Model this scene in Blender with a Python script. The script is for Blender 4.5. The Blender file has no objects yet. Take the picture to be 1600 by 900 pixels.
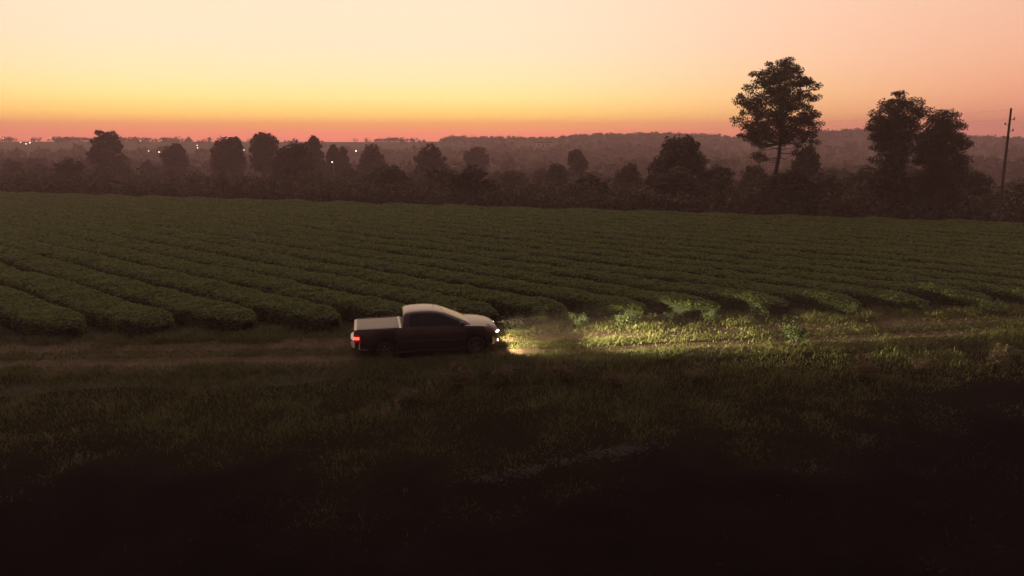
import bpy, math, random
import numpy as np
from mathutils import Vector

R = math.radians
scene = bpy.context.scene
COL = scene.collection

# ------------------------------------------------------------------ camera
CAM_H = 7.0
PITCH = R(11.8)
FPX = 1100.0                                   # focal length in pixels of a 1600 px wide frame
cam = bpy.data.cameras.new('camera')
cam.sensor_width = 36.0
cam.lens = 36.0 * FPX / 1600.0
cam.clip_start = 0.1
cam.clip_end = 6000.0
cam_o = bpy.data.objects.new('camera', cam)
COL.objects.link(cam_o)
cam_o.location = (0, 0, CAM_H)
cam_o.rotation_euler = (R(90) - PITCH, 0, 0)
scene.camera = cam_o

# ------------------------------------------------------------------ dusk sky
GLOW_AZ = R(-15.0)                             # where the sun went down
world = bpy.data.worlds.new('World')
scene.world = world
world.use_nodes = True


def build_sky():
    nt = world.node_tree
    N, L = nt.nodes, nt.links
    bg = N['Background']

    def math_(op, a, b=None, clamp=False):
        n = N.new('ShaderNodeMath'); n.operation = op; n.use_clamp = clamp
        for i, v in enumerate((a, b)):
            if v is None:
                continue
            if isinstance(v, (int, float)):
                n.inputs[i].default_value = v
            else:
                L.new(v, n.inputs[i])
        return n.outputs[0]

    tc = N.new('ShaderNodeTexCoord')
    nrm = N.new('ShaderNodeVectorMath'); nrm.operation = 'NORMALIZE'
    L.new(tc.outputs['Generated'], nrm.inputs[0])
    sep = N.new('ShaderNodeSeparateXYZ'); L.new(nrm.outputs[0], sep.inputs[0])
    elev = math_('ARCSINE', math_('MAXIMUM', sep.outputs[2], 0.0))
    fe = math_('SQRT', math_('DIVIDE', elev, math.pi / 2))
    az = math_('ARCTAN2', sep.outputs[0], sep.outputs[1])
    d = math_('SUBTRACT', az, GLOW_AZ)
    cd = math_('COSINE', d)
    ang = math_('DIVIDE', math_('ARCCOSINE', cd), math.pi)      # 0 at the glow, 1 opposite

    def ramp(stops):
        n = N.new('ShaderNodeValToRGB')
        cr = n.color_ramp
        cr.interpolation = 'LINEAR'
        els = cr.elements
        while len(els) > 1:
            els.remove(els[-1])
        for i, (deg, c) in enumerate(stops):
            p = math.sqrt(deg / 90.0)
            e = els[0] if i == 0 else els.new(p)
            e.position = p
            e.color = (c[0] / 2, c[1] / 2, c[2] / 2, 1)
        L.new(fe, n.inputs[0])
        return n.outputs[0]

    A = ramp(SKY_A); B = ramp(SKY_B); C = ramp(SKY_C)

    def smooth(lo, hi):
        n = N.new('ShaderNodeMapRange'); n.interpolation_type = 'SMOOTHSTEP'
        L.new(ang, n.inputs[0])
        n.inputs[1].default_value = lo / 180.0; n.inputs[2].default_value = hi / 180.0
        return n.outputs[0]

    def mix(f, a, b):
        n = N.new('ShaderNodeMix'); n.data_type = 'RGBA'
        L.new(f, n.inputs[0]); L.new(a, n.inputs[6]); L.new(b, n.inputs[7])
        return n.outputs[2]

    col = mix(smooth(45, 150), mix(smooth(10, 58), A, B), C)
    sc2 = N.new('ShaderNodeVectorMath'); sc2.operation = 'SCALE'; sc2.inputs[3].default_value = 2.0
    L.new(col, sc2.inputs[0])
    sky = N.new('ShaderNodeTexSky'); sky.sky_type = 'NISHITA'; sky.sun_disc = False
    sky.sun_elevation = R(-2.5); sky.sun_rotation = GLOW_AZ
    sky.air_density = 1.5; sky.dust_density = 4.0
    sc3 = N.new('ShaderNodeVectorMath'); sc3.operation = 'SCALE'; sc3.inputs[3].default_value = 0.15
    L.new(sky.outputs[0], sc3.inputs[0])
    add = N.new('ShaderNodeVectorMath'); add.operation = 'ADD'
    L.new(sc2.outputs[0], add.inputs[0]); L.new(sc3.outputs[0], add.inputs[1])
    L.new(add.outputs[0], bg.inputs[0])
    bg.inputs[1].default_value = 1.0


# elevation in degrees -> linear radiance: towards the glow, 55 degrees beside it, opposite to it
SKY_A = [(0, (1.9, .46, .33)), (.6, (1.95, .52, .30)), (1.2, (1.92, .76, .25)), (2.0, (1.78, 1.06, .27)),
         (3.2, (1.58, 1.14, .42)), (4.6, (1.42, 1.05, .56)), (7, (1.30, .94, .65)), (12, (1.22, .86, .63)),
         (25, (1.4, 1.04, .72)), (50, (1.05, .79, .60)), (90, (.30, .245, .24))]
SKY_B = [(0, (1.0, .34, .27)), (1.2, (1.08, .36, .27)), (3, (1.10, .44, .28)), (6, (1.04, .52, .34)),
         (12, (.97, .57, .42)), (25, (.95, .64, .49)), (50, (.66, .49, .42)), (90, (.30, .245, .24))]
SKY_C = [(0, (.025, .014, .02)), (5, (.03, .018, .024)), (15, (.04, .027, .035)), (40, (.09, .068, .08)),
         (90, (.30, .245, .24))]
build_sky()

scene.view_settings.view_transform = 'Standard'
scene.view_settings.look = 'None'
scene.view_settings.exposure = 0.0
scene.view_settings.gamma = 1.0
scene.view_settings.use_curve_mapping = False
scene.render.engine = 'CYCLES'
scene.cycles.use_denoising = True
scene.cycles.max_bounces = 6
scene.cycles.diffuse_bounces = 2
scene.cycles.glossy_bounces = 3
scene.cycles.transmission_bounces = 3
scene.cycles.transparent_max_bounces = 12
scene.cycles.volume_bounces = 1

# ------------------------------------------------------------------ helpers
rng = np.random.default_rng(7)
_P = np.random.default_rng(11).permutation(256)
_V = np.random.default_rng(12).random(256)


def vnoise(x, y, seed=0):
    x = np.asarray(x, float); y = np.asarray(y, float)
    xi = np.floor(x).astype(int); yi = np.floor(y).astype(int)
    fx = x - xi; fy = y - yi
    fx = fx * fx * (3 - 2 * fx); fy = fy * fy * (3 - 2 * fy)

    def g(a, b):
        return _V[_P[(_P[(a + seed * 37) & 255] + b) & 255]]
    return (g(xi, yi) * (1 - fx) + g(xi + 1, yi) * fx) * (1 - fy) + (g(xi, yi + 1) * (1 - fx) + g(xi + 1, yi + 1) * fx) * fy


def fbm(x, y, seed=0, o=4):
    s = 0.0; a = .5; t = 0.0
    for k in range(o):
        s = s + a * vnoise(np.asarray(x) * 2 ** k, np.asarray(y) * 2 ** k, seed + k); t += a; a *= .5
    return s / t


def sstep(a, b, v):
    t = np.clip((np.asarray(v, float) - a) / (b - a), 0, 1)
    return t * t * (3 - 2 * t)


def px_dir(x, y):
    u = (x - 800) / FPX; v = (450 - y) / FPX
    return np.array([u, math.cos(PITCH) + math.sin(PITCH) * v, -math.sin(PITCH) + math.cos(PITCH) * v])


def on_plane(x, y, z=0.0):
    d = px_dir(x, y); t = (z - CAM_H) / d[2]
    return np.array([d[0] * t, d[1] * t, z])


def at_y(x, y, Y):
    d = px_dir(x, y); t = Y / d[1]
    return np.array([d[0] * t, Y, CAM_H + d[2] * t])


# horizon profile of the hills: picture column -> pixels above eye level
_HX = [-900, 0, 550, 690, 705, 860, 880, 950, 1040, 1110, 1150, 1200, 1260, 1330, 1400, 1480, 1540, 1600, 2600]
_HE = [-1, -1, -2, -1, 2, 1, 3, 6, 7, 4, 1, 5, 10, 13, 10, 4, 0, -1, -1]
_HT = [math.atan((x - 800) / FPX) for x in _HX]


def field_beyond(x, y):
    """metres beyond the far edge of the tea field (negative inside)"""
    return ((y - 70) + .33 * x) / 1.053


def height(x, y):
    x = np.asarray(x, float); y = np.asarray(y, float)
    r = np.hypot(x, y); th = np.arctan2(x, y)
    s = field_beyond(x, y)
    h = -8.0 * sstep(10, 130, s) - 3.0 * sstep(130, 330, s)
    prof = np.interp(th, _HT, _HE)
    ridge_r = 720.0
    ridge = CAM_H + prof * ridge_r * np.maximum(np.cos(th), .25) / FPX
    rise = sstep(330, ridge_r, r)
    h = h * (1 - rise) + (ridge - 0.0) * rise
    h = h + (fbm(x / 90, y / 90, 5) - .5) * 6 * sstep(140, 360, r) * (1 - sstep(480, 690, r))
    # small unevenness of the near ground
    near = 1 - sstep(40, 120, r)
    tr = np.abs(y - track_y(x))
    m = sstep(1.6, 3.0, tr)
    h = h + near * m * ((fbm(x / 3.1, y / 3.1, 21) - .5) * .30 + (fbm(x / .8, y / .8, 25, 2) - .5) * .05) * (1 - sstep(23.5, 26, y - .13 * x) * .8)
    return h


_TX = [-400, -60, -17, -3, 8, 20, 60, 400]
_TY = [18, 21.1, 22.15, 22.95, 24.6, 26.6, 31.4, 70]
_tc = None


def track_y(x):
    # smooth interpolation through the track points
    x = np.asarray(x, float)
    out = 0.0
    for o in (-6, -4, -2, 0, 2, 4, 6):
        out = out + np.interp(x + o, _TX, _TY)
    return out / 7.0


def road_edge(x):
    """far edge of the bare dark earth in the foreground"""
    x = np.asarray(x, float)
    return np.interp(x, [-80, -11, -3, 4, 16.4, 40, 120], [11.5, 14.8, 15.8, 17.2, 21.2, 28.0, 42]) \
        - 1.6 + (fbm(x / 2.3, x * 0 + 3.3, 31, 3) - .5) * 1.2


def near_edge(x):
    return 26.4 + .13 * np.asarray(x, float)


# --------------------------------------------------------------- mesh making
def mk(name, verts, faces, mats, parent=None, midx=None, smooth=False, link=True, sharp=None):
    """faces: list of int arrays, each (n, k)"""
    me = bpy.data.meshes.new(name)
    verts = np.asarray(verts, np.float32)
    fl = [np.asarray(f, np.int32) for f in (faces if isinstance(faces, list) else [faces]) if len(f)]
    me.vertices.add(len(verts)); me.vertices.foreach_set('co', verts.ravel())
    tot = np.concatenate([np.full(len(f), f.shape[1], np.int32) for f in fl])
    loops = np.concatenate([f.ravel() for f in fl])
    me.loops.add(len(loops)); me.loops.foreach_set('vertex_index', loops)
    start = np.zeros(len(tot), np.int32); start[1:] = np.cumsum(tot)[:-1]
    me.polygons.add(len(tot)); me.polygons.foreach_set('loop_start', start)
    if midx is not None:
        me.polygons.foreach_set('material_index', np.asarray(midx, np.int32))
    me.update(calc_edges=True)
    me.validate()
    if smooth:
        me.polygons.foreach_set('use_smooth', np.ones(len(me.polygons), bool))
        if sharp:
            me.set_sharp_from_angle(angle=R(sharp))
    for m in (mats if isinstance(mats, (list, tuple)) else [mats]):
        me.materials.append(m)
    o = bpy.data.objects.new(name, me)
    if link:
        COL.objects.link(o)
    if parent is not None:
        o.parent = parent
    return o


class MB:
    """collects pieces of one mesh"""

    def __init__(self):
        self.v = []; self.f = {}; self.n = 0

    def add(self, v, *fs):
        v = np.asarray(v, float).reshape(-1, 3)
        for f in fs:
            f = np.asarray(f, int)
            if len(f):
                self.f.setdefault(f.shape[1], []).append(f + self.n)
        self.v.append(v); self.n += len(v)

    def box(self, c, s, rot=None, taper=1.0):
        x, y, z = np.array(s) / 2.0
        v = np.array([[-x, -y, -z], [x, -y, -z], [x, y, -z], [-x, y, -z],
                      [-x * taper, -y * taper, z], [x * taper, -y * taper, z], [x * taper, y * taper, z], [-x * taper, y * taper, z]])
        if rot is not None:
            v = v @ np.array(rot).T
        self.add(v + np.array(c), [[0, 3, 2, 1], [4, 5, 6, 7], [0, 1, 5, 4], [1, 2, 6, 5], [2, 3, 7, 6], [3, 0, 4, 7]])

    def tube(self, pts, rad, n=6, cap=True):
        pts = np.asarray(pts, float); rad = np.broadcast_to(np.asarray(rad, float), (len(pts),))
        tan = np.gradient(pts, axis=0); tan /= np.linalg.norm(tan, axis=1)[:, None] + 1e-9
        ref = np.array([0, 0, 1.0]) if abs(tan[0][2]) < .9 else np.array([1.0, 0, 0])
        a = np.cross(tan, ref); a /= np.linalg.norm(a, axis=1)[:, None] + 1e-9
        b = np.cross(tan, a)
        t = np.arange(n) * 2 * np.pi / n
        v = pts[:, None] + rad[:, None, None] * (np.cos(t)[None, :, None] * a[:, None] + np.sin(t)[None, :, None] * b[:, None])
        m = len(pts); i = np.arange(m - 1)[:, None] * n; j = np.arange(n)[None]; k = (j + 1) % n
        f = np.stack([i + j, i + k, i + n + k, i + n + j], -1).reshape(-1, 4)
        self.add(v.reshape(-1, 3), f)
        if cap:
            for e, base in ((0, 0), (m - 1, (m - 1) * n)):
                self.add(np.vstack([v[e], pts[e][None]]), [[q, (q + 1) % n, n] for q in range(n)])

    def grid(self, P, close_u=False):
        P = np.asarray(P, float); a, b = P.shape[:2]
        i = np.arange(a - 1)[:, None]; 
        if close_u:
            j = np.arange(b)[None]; k = (j + 1) % b
        else:
            j = np.arange(b - 1)[None]; k = j + 1
        f = np.stack([i * b + j, i * b + k, (i + 1) * b + k, (i + 1) * b + j], -1).reshape(-1, 4)
        self.add(P.reshape(-1, 3), f)

    def obj(self, name, mat, parent=None, smooth=False, sharp=None, link=True):
        fl = [np.concatenate(x) for x in self.f.values()]
        return mk(name, np.concatenate(self.v), fl, mat, parent, smooth=smooth, sharp=sharp, link=link)


def tag(o, label=None, cat=None, group=None, kind=None):
    if label: o['label'] = label
    if cat: o['category'] = cat
    if group: o['group'] = group
    if kind: o['kind'] = kind
    return o


def empty(name, loc=(0, 0, 0), rz=0.0, parent=None):
    o = bpy.data.objects.new(name, None)
    o.empty_display_size = .3
    o.location = loc; o.rotation_euler = (0, 0, rz)
    COL.objects.link(o)
    if parent is not None:
        o.parent = parent
    return o


def part(name, src, parent):
    """another object on the mesh of src, under parent"""
    o = bpy.data.objects.new(name, src.data)
    COL.objects.link(o); o.parent = parent
    return o


# ------------------------------------------------------------------ materials
MATS = {}


def mat(name, col=(.5, .5, .5), rough=.7, metal=0.0, spec=.5, emis=None, estr=0.0, coat=0.0):
    if name in MATS:
        return MATS[name]
    m = bpy.data.materials.new(name); m.use_nodes = True
    b = m.node_tree.nodes['Principled BSDF']
    b.inputs['Base Color'].default_value = (*col, 1)
    b.inputs['Roughness'].default_value = rough
    b.inputs['Metallic'].default_value = metal
    b.inputs['Specular IOR Level'].default_value = spec
    b.inputs['Coat Weight'].default_value = coat
    if emis:
        b.inputs['Emission Color'].default_value = (*emis, 1)
        b.inputs['Emission Strength'].default_value = estr
    MATS[name] = m
    return m


def rampify(nt, fac, stops):
    n = nt.nodes.new('ShaderNodeValToRGB')
    els = n.color_ramp.elements
    while len(els) > 1:
        els.remove(els[-1])
    for i, (p, c) in enumerate(stops):
        e = els[0] if i == 0 else els.new(p)
        e.position = p; e.color = (*c, 1)
    nt.links.new(fac, n.inputs[0])
    return n.outputs[0]


def leaf_mat(name, stops, rough=.55, trans=.25, spec=.3, noise=None):
    """foliage: colour varies per leaf, some light comes through"""
    m = mat(name, rough=rough, spec=spec)
    nt = m.node_tree; b = nt.nodes['Principled BSDF']
    g = nt.nodes.new('ShaderNodeNewGeometry')
    fac = g.outputs['Random Per Island']
    if noise:
        tc = nt.nodes.new('ShaderNodeTexCoord')
        nz = nt.nodes.new('ShaderNodeTexNoise'); nz.inputs['Scale'].default_value = noise; nz.inputs['Detail'].default_value = 3
        nt.links.new(tc.outputs['Object'], nz.inputs['Vector'])
        mx = nt.nodes.new('ShaderNodeMath'); mx.operation = 'MULTIPLY_ADD'
        nt.links.new(fac, mx.inputs[0]); mx.inputs[1].default_value = .45
        m2 = nt.nodes.new('ShaderNodeMath'); m2.operation = 'MULTIPLY'; m2.inputs[1].default_value = .6
        nt.links.new(nz.outputs[0], m2.inputs[0]); nt.links.new(m2.outputs[0], mx.inputs[2])
        fac = mx.outputs[0]
    c = rampify(nt, fac, stops)
    nt.links.new(c, b.inputs['Base Color'])
    if trans:
        t = nt.nodes.new('ShaderNodeBsdfTranslucent'); nt.links.new(c, t.inputs[0])
        mix = nt.nodes.new('ShaderNodeMixShader'); mix.inputs[0].default_value = trans
        nt.links.new(b.outputs[0], mix.inputs[1]); nt.links.new(t.outputs[0], mix.inputs[2])
        nt.links.new(mix.outputs[0], nt.nodes['Material Output'].inputs[0])
    return m


def noise_mat(name, scale, stops, rough=.9, bump=.0, bscale=None, spec=.2, detail=6, dist=.02):
    m = mat(name, rough=rough, spec=spec)
    nt = m.node_tree; b = nt.nodes['Principled BSDF']
    tc = nt.nodes.new('ShaderNodeTexCoord')
    nz = nt.nodes.new('ShaderNodeTexNoise'); nz.inputs['Scale'].default_value = scale; nz.inputs['Detail'].default_value = detail
    nz.inputs['Roughness'].default_value = .65
    nt.links.new(tc.outputs['Object'], nz.inputs['Vector'])
    nt.links.new(rampify(nt, nz.outputs[0], stops), b.inputs['Base Color'])
    if bump:
        n2 = nt.nodes.new('ShaderNodeTexNoise'); n2.inputs['Scale'].default_value = bscale or scale * 4; n2.inputs['Detail'].default_value = 6
        nt.links.new(tc.outputs['Object'], n2.inputs['Vector'])
        bp = nt.nodes.new('ShaderNodeBump'); bp.inputs['Strength'].default_value = bump; bp.inputs['Distance'].default_value = dist
        nt.links.new(n2.outputs[0], bp.inputs['Height']); nt.links.new(bp.outputs[0], b.inputs['Normal'])
    return m


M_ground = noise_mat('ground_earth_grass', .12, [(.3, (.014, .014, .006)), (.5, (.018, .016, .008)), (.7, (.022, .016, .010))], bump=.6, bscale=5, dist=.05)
M_track = noise_mat('dirt_track', 1.3, [(.3, (.040, .022, .013)), (.5, (.066, .038, .022)), (.72, (.105, .070, .038))], bump=.7, bscale=9, dist=.03)
M_road = noise_mat('red_earth_vignette', .9, [(.3, (.0045, .0026, .0044)), (.55, (.0075, .0044, .0066)), (.75, (.012, .0072, .0095))], rough=.95, bump=.8, bscale=7, dist=.04, spec=0.0)  # dark red soil, with lens vignetting towards the frame bottom put into the colour
M_teabody = noise_mat('tea_inner_shade', 3.0, [(.3, (.008, .010, .004)), (.6, (.016, .021, .007)), (.8, (.024, .030, .010))], bump=.5, bscale=14, dist=.03)  # shade inside the hedges and between rows is put into this dark colour
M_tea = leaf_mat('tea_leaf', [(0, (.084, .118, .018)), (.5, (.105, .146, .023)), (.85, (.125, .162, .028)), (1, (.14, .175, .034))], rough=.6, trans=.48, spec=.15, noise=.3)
M_teastem = noise_mat('tea_stem', 8, [(.3, (.03, .022, .016)), (.7, (.06, .045, .035))])
M_grass = leaf_mat('grass_blade', [(0, (.052, .056, .015)), (.45, (.086, .092, .022)), (.75, (.115, .110, .030)), (1, (.145, .122, .045))], rough=.6, trans=.35, noise=.45)
M_sparse = leaf_mat('dark_weed_blade', [(0, (.006, .006, .004)), (.6, (.012, .011, .006)), (1, (.02, .015, .010))], rough=.7, trans=.2)
M_dry = leaf_mat('dry_grass', [(0, (.06, .042, .022)), (.5, (.095, .062, .034)), (1, (.13, .085, .048))], rough=.7, trans=.25)
M_seed = leaf_mat('seed_head', [(0, (.16, .105, .07)), (1, (.28, .20, .145))], rough=.8, trans=.3)
M_shrub = leaf_mat('shrub_leaf', [(0, (.026, .040, .012)), (.6, (.046, .064, .018)), (1, (.07, .084, .026))], rough=.55, trans=.3)
M_pine = leaf_mat('pine_needle', [(0, (.022, .024, .011)), (.6, (.045, .045, .019)), (1, (.075, .068, .028))], rough=.6, trans=.3)
M_broad = leaf_mat('broad_leaf', [(0, (.030, .028, .013)), (.6, (.044, .039, .018)), (1, (.058, .050, .022))], rough=.6, trans=.3)
M_wood = leaf_mat('far_wood_leaf', [(0, (.032, .028, .015)), (1, (.042, .036, .018))], rough=.7, trans=0)
M_bark = noise_mat('bark', 5, [(.3, (.03, .02, .015)), (.7, (.075, .05, .038))], bump=.6, bscale=14)
M_pole = noise_mat('weathered_pole', 4, [(.3, (.06, .045, .035)), (.7, (.12, .09, .07))], bump=.3, bscale=25)

# ------------------------------------------------------------------ the ground
def build_ground():
    az = np.concatenate([np.linspace(-math.pi, -R(52), 60, endpoint=False), np.linspace(-R(52), R(52), 380, endpoint=False),
                         np.linspace(R(52), math.pi, 60, endpoint=False)])
    rr = np.concatenate([[0.3, 2, 4], np.linspace(6, 36, 150, endpoint=False), 36 * np.exp(np.linspace(0, math.log(900 / 36), 150))])
    A, RR = np.meshgrid(az, rr)
    X = RR * np.sin(A); Y = RR * np.cos(A)
    P = np.stack([X, Y, height(X, Y)], -1)
    b = MB(); b.grid(P[:, ::-1], close_u=True)
    n = b.n; b.add([[0, 0, float(height(0., 0.))]])
    base = np.arange(len(az))
    b.f.setdefault(3, []).append(np.stack([base, (base + 1) % len(az), np.full(len(az), n)], -1))
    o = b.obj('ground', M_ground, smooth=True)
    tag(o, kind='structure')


def build_track():
    xs = np.linspace(-110, 110, 900)
    n = 25
    t = np.linspace(-1.75, 1.75, n)
    X = np.repeat(xs[:, None], n, 1)
    wob = (fbm(xs / 1.7, xs * 0, 41, 3) - .5) * .5
    edge = np.abs(t) / 1.75
    Y = track_y(xs)[:, None] + t[None] * (1 + wob[:, None] * .5 * edge)
    rut = np.exp(-((np.abs(t) - .74) / .26) ** 2)
    Z = height(X, Y) + .05 - .035 * rut[None] + (fbm(X / .5, Y / .5, 43, 3) - .5) * .04 - .04 * (edge > .99)
    b = MB(); b.grid(np.stack([X, Y, Z], -1)[:, ::-1][::-1])
    o = b.obj('dirt_track', M_track, smooth=True)
    tag(o, kind='structure')


build_ground()
build_track()
def grass_fade(x, y):
    """0 on the bare earth of the foreground, 1 on the grassy verge"""
    cl = fbm(x / 1.1, y / 1.1, 91, 3)
    return sstep(-3.2, 3.8, (y - road_edge(x)) + 3 * (cl - .5) + 3.5 * (fbm(x / 3.5, y / 3.5, 93, 2) - .5))


def build_bare_earth():
    xs = np.linspace(-120, 120, 900)
    n = 80; t = np.linspace(0, 1, n)
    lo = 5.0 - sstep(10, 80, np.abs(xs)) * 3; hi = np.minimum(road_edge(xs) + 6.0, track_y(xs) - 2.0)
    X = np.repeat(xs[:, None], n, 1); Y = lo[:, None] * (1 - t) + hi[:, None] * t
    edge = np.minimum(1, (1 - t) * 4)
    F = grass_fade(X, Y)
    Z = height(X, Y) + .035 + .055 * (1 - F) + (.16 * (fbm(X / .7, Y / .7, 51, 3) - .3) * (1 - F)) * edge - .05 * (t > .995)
    b = MB(); b.grid(np.stack([X, Y, Z], -1)[:, ::-1][::-1])
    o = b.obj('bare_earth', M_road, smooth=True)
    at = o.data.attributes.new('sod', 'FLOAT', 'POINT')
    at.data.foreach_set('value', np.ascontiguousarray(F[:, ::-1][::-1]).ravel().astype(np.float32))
    tag(o, kind='structure')


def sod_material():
    # the earth, its colour darkened for vignetting, passes into the sod of the verge
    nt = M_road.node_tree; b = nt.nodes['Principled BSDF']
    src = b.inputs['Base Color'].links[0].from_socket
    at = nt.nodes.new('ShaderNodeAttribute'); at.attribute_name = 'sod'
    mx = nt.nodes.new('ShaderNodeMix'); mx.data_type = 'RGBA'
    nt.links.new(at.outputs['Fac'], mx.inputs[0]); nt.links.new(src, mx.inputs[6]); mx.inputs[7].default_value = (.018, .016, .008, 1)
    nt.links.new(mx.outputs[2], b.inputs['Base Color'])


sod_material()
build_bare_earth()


# ------------------------------------------------------------------ leaves and blades
def rand_unit(n, g):
    v = g.normal(size=(n, 3)); return v / np.linalg.norm(v, axis=1)[:, None]


def leaf_quads(c, size, g, aspect=.55, up=0.0):
    """pointed leaves (rhombs) at c, random facing, optionally turned upwards"""
    n = len(c)
    nrm = rand_unit(n, g); nrm[:, 2] = np.abs(nrm[:, 2]) if up else nrm[:, 2]
    if up:
        nrm[:, 2] += up; nrm /= np.linalg.norm(nrm, axis=1)[:, None]
    t = rand_unit(n, g); a = np.cross(nrm, t); a /= np.linalg.norm(a, axis=1)[:, None] + 1e-9
    b = np.cross(nrm, a)
    s = np.asarray(size)[:, None] if np.ndim(size) else size
    a = a * s; b = b * s * aspect
    v = np.stack([c - a, c - b * 1.0 + a * .1, c + a, c + b * 1.0 + a * .1], 1).reshape(-1, 3)
    return v, np.arange(4 * n).reshape(n, 4)


def blades(c, h, w, g, lean=.35, fixed=None):
    """grass blades: bent two-piece strips ending in a point"""
    n = len(c)
    az = g.random(n) * 2 * math.pi
    d = np.stack([np.cos(az), np.sin(az), np.zeros(n)], -1)
    p = np.stack([-np.sin(az), np.cos(az), np.zeros(n)], -1) * (w / 2)[:, None]
    l = (lean * g.random(n) * h)[:, None]
    z = np.array([0, 0, 1.0])
    mid = c + z * (h * .6)[:, None] + d * l * .35
    tip = c + z * (h * (1 - .15 * g.random(n)))[:, None] + d * l * 1.1
    v = np.stack([c - p, c + p, mid - p * .75, mid + p * .75, tip], 1).reshape(-1, 3)
    i = np.arange(n)[:, None] * 5
    q = i + np.array([[0, 1, 3, 2]]); t = i + np.array([[2, 3, 4]])
    return v, q, t


# ------------------------------------------------------------------ tea hedges
ROW_D = np.array([-.79, .613]); ROW_N = np.array([.613, .79])
SPACING, ROW_W, ROW_H = 2.15, 1.80, .64
ORD = ['first', 'second', 'third', 'fourth', 'fifth', 'sixth', 'seventh', 'eighth', 'ninth', 'tenth', 'eleventh', 'twelfth',
       'thirteenth', 'fourteenth', 'fifteenth', 'sixteenth', 'seventeenth', 'eighteenth', 'nineteenth', 'twentieth']


def row_range(q):
    """along-row start and end where the row lies inside the field and near the picture"""
    s = np.arange(-90, 160, .25)
    x = q * ROW_N[0] + s * ROW_D[0]; y = q * ROW_N[1] + s * ROW_D[1]
    ok = (y > near_edge(x)) & (field_beyond(x, y) < 0) & (x > -.80 * y - 9) & (x < .80 * y + 9)
    return (s[ok][0], s[ok][-1]) if ok.sum() > 8 else None


def build_row(q, k):
    rg = row_range(q)
    if rg is None:
        return None
    s0, s1 = rg
    g = np.random.default_rng(1000 + k)
    # stations, finer near the camera
    st = [s0]
    while st[-1] < s1:
        p = ROW_N * q + ROW_D * st[-1]
        st.append(st[-1] + np.clip(np.hypot(*p) * .006, .16, .6))
    st = np.array(st)
    m = 13
    t = np.linspace(0, math.pi, m)
    # rounded, flat-topped section
    cy = -np.sign(np.cos(t)) * np.abs(np.cos(t)) ** .55; cz = np.abs(np.sin(t)) ** .24
    wv = 1 + (fbm(st / 1.3, st * 0 + q, 61, 3) - .5) * .14
    hv = 1 + (fbm(st / 2.0, st * 0 + q, 66, 3) - .5) * .22
    ends = np.minimum(1, np.sqrt(np.clip(np.minimum(st - s0, s1 - st) + .02, 0, 1.6) / 1.6) + .10)
    off = (fbm(st / 6.0, st * 0 + q * 1.7, 71, 2) - .5) * .35
    pd = np.hypot(q * ROW_N[0] + st * ROW_D[0], q * ROW_N[1] + st * ROW_D[1])
    wv = wv * (1 + .26 * sstep(40, 66, pd))
    a = off[:, None] + cy[None] * (ROW_W / 2 * wv * ends)[:, None]
    z = .02 + cz[None] * ((ROW_H - .02) * hv * (.55 + .45 * ends))[:, None]
    z = z + (fbm(st[:, None] / .45 + 0 * a, a / .45 + q, 81, 3) - .5) * .14
    a = a + (fbm(st[:, None] / .4 + 5 + 0 * a, z / .4 + q, 85, 3) - .5) * .20
    X = ROW_N[0] * (q + a) + ROW_D[0] * st[:, None]; Y = ROW_N[1] * (q + a) + ROW_D[1] * st[:, None]
    G = height(X, Y)
    P = np.stack([X, Y, G + z], -1)
    b = MB(); b.grid(P)
    nb = sum(len(f) for f in b.f[4])
    # leaves over the surface, denser where near
    dA = np.linalg.norm(np.cross(P[1:, :-1] - P[:-1, :-1], P[:-1, 1:] - P[:-1, :-1]), axis=-1)
    dist = np.hypot(P[:-1, :-1, 0], P[:-1, :-1, 1])
    dens = np.clip(190 * (28 / dist) ** 1.6, 18, 190)
    cnt = g.poisson(dA * dens)
    I, J = np.nonzero(cnt); rep = cnt[I, J]
    I = np.repeat(I, rep); J = np.repeat(J, rep)
    u = g.random(len(I))[:, None]; v = g.random(len(I))[:, None]
    c = (P[I, J] * (1 - u) + P[I + 1, J] * u) * (1 - v) + (P[I, J + 1] * (1 - u) + P[I + 1, J + 1] * u) * v
    d = np.hypot(c[:, 0], c[:, 1])
    c[:, 2] += g.random(len(c)) * .05
    lv, lf = leaf_quads(c, (.055 + .035 * g.random(len(c))) * np.clip(d / 28, 1, 2.2) ** .8, g, .5, up=1.3)
    b.add(lv, lf)
    fl = [np.concatenate(x) for x in b.f.values()]
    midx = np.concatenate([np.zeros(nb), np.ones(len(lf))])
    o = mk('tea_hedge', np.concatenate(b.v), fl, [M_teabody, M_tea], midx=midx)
    return o, st[0]


def build_field():
    k = 0; seen = 0; side = 0; left = 0
    q = 3.2
    while q < 76:
        r = build_row(q, k)
        if r is not None:
            o, s0 = r
            x = q * ROW_N[0] + s0 * ROW_D[0]; y = q * ROW_N[1] + s0 * ROW_D[1]
            if x > -.73 * y and x < .73 * y:
                lab = 'trimmed tea hedge row, %s from the left of those ending at the track' % ORD[min(seen, 19)]; seen += 1
            elif x < 0:
                lab = 'tea hedge row cut by the left edge, %s from the field corner' % ORD[left]; left += 1
            else:
                lab = 'trimmed tea hedge row, %s back of those running in from the right edge' % ORD[min(side, 19)]; side += 1
            tag(o, lab, 'hedge', 'tea hedge rows of the plantation')
        k += 1; q += SPACING


build_field()


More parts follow.
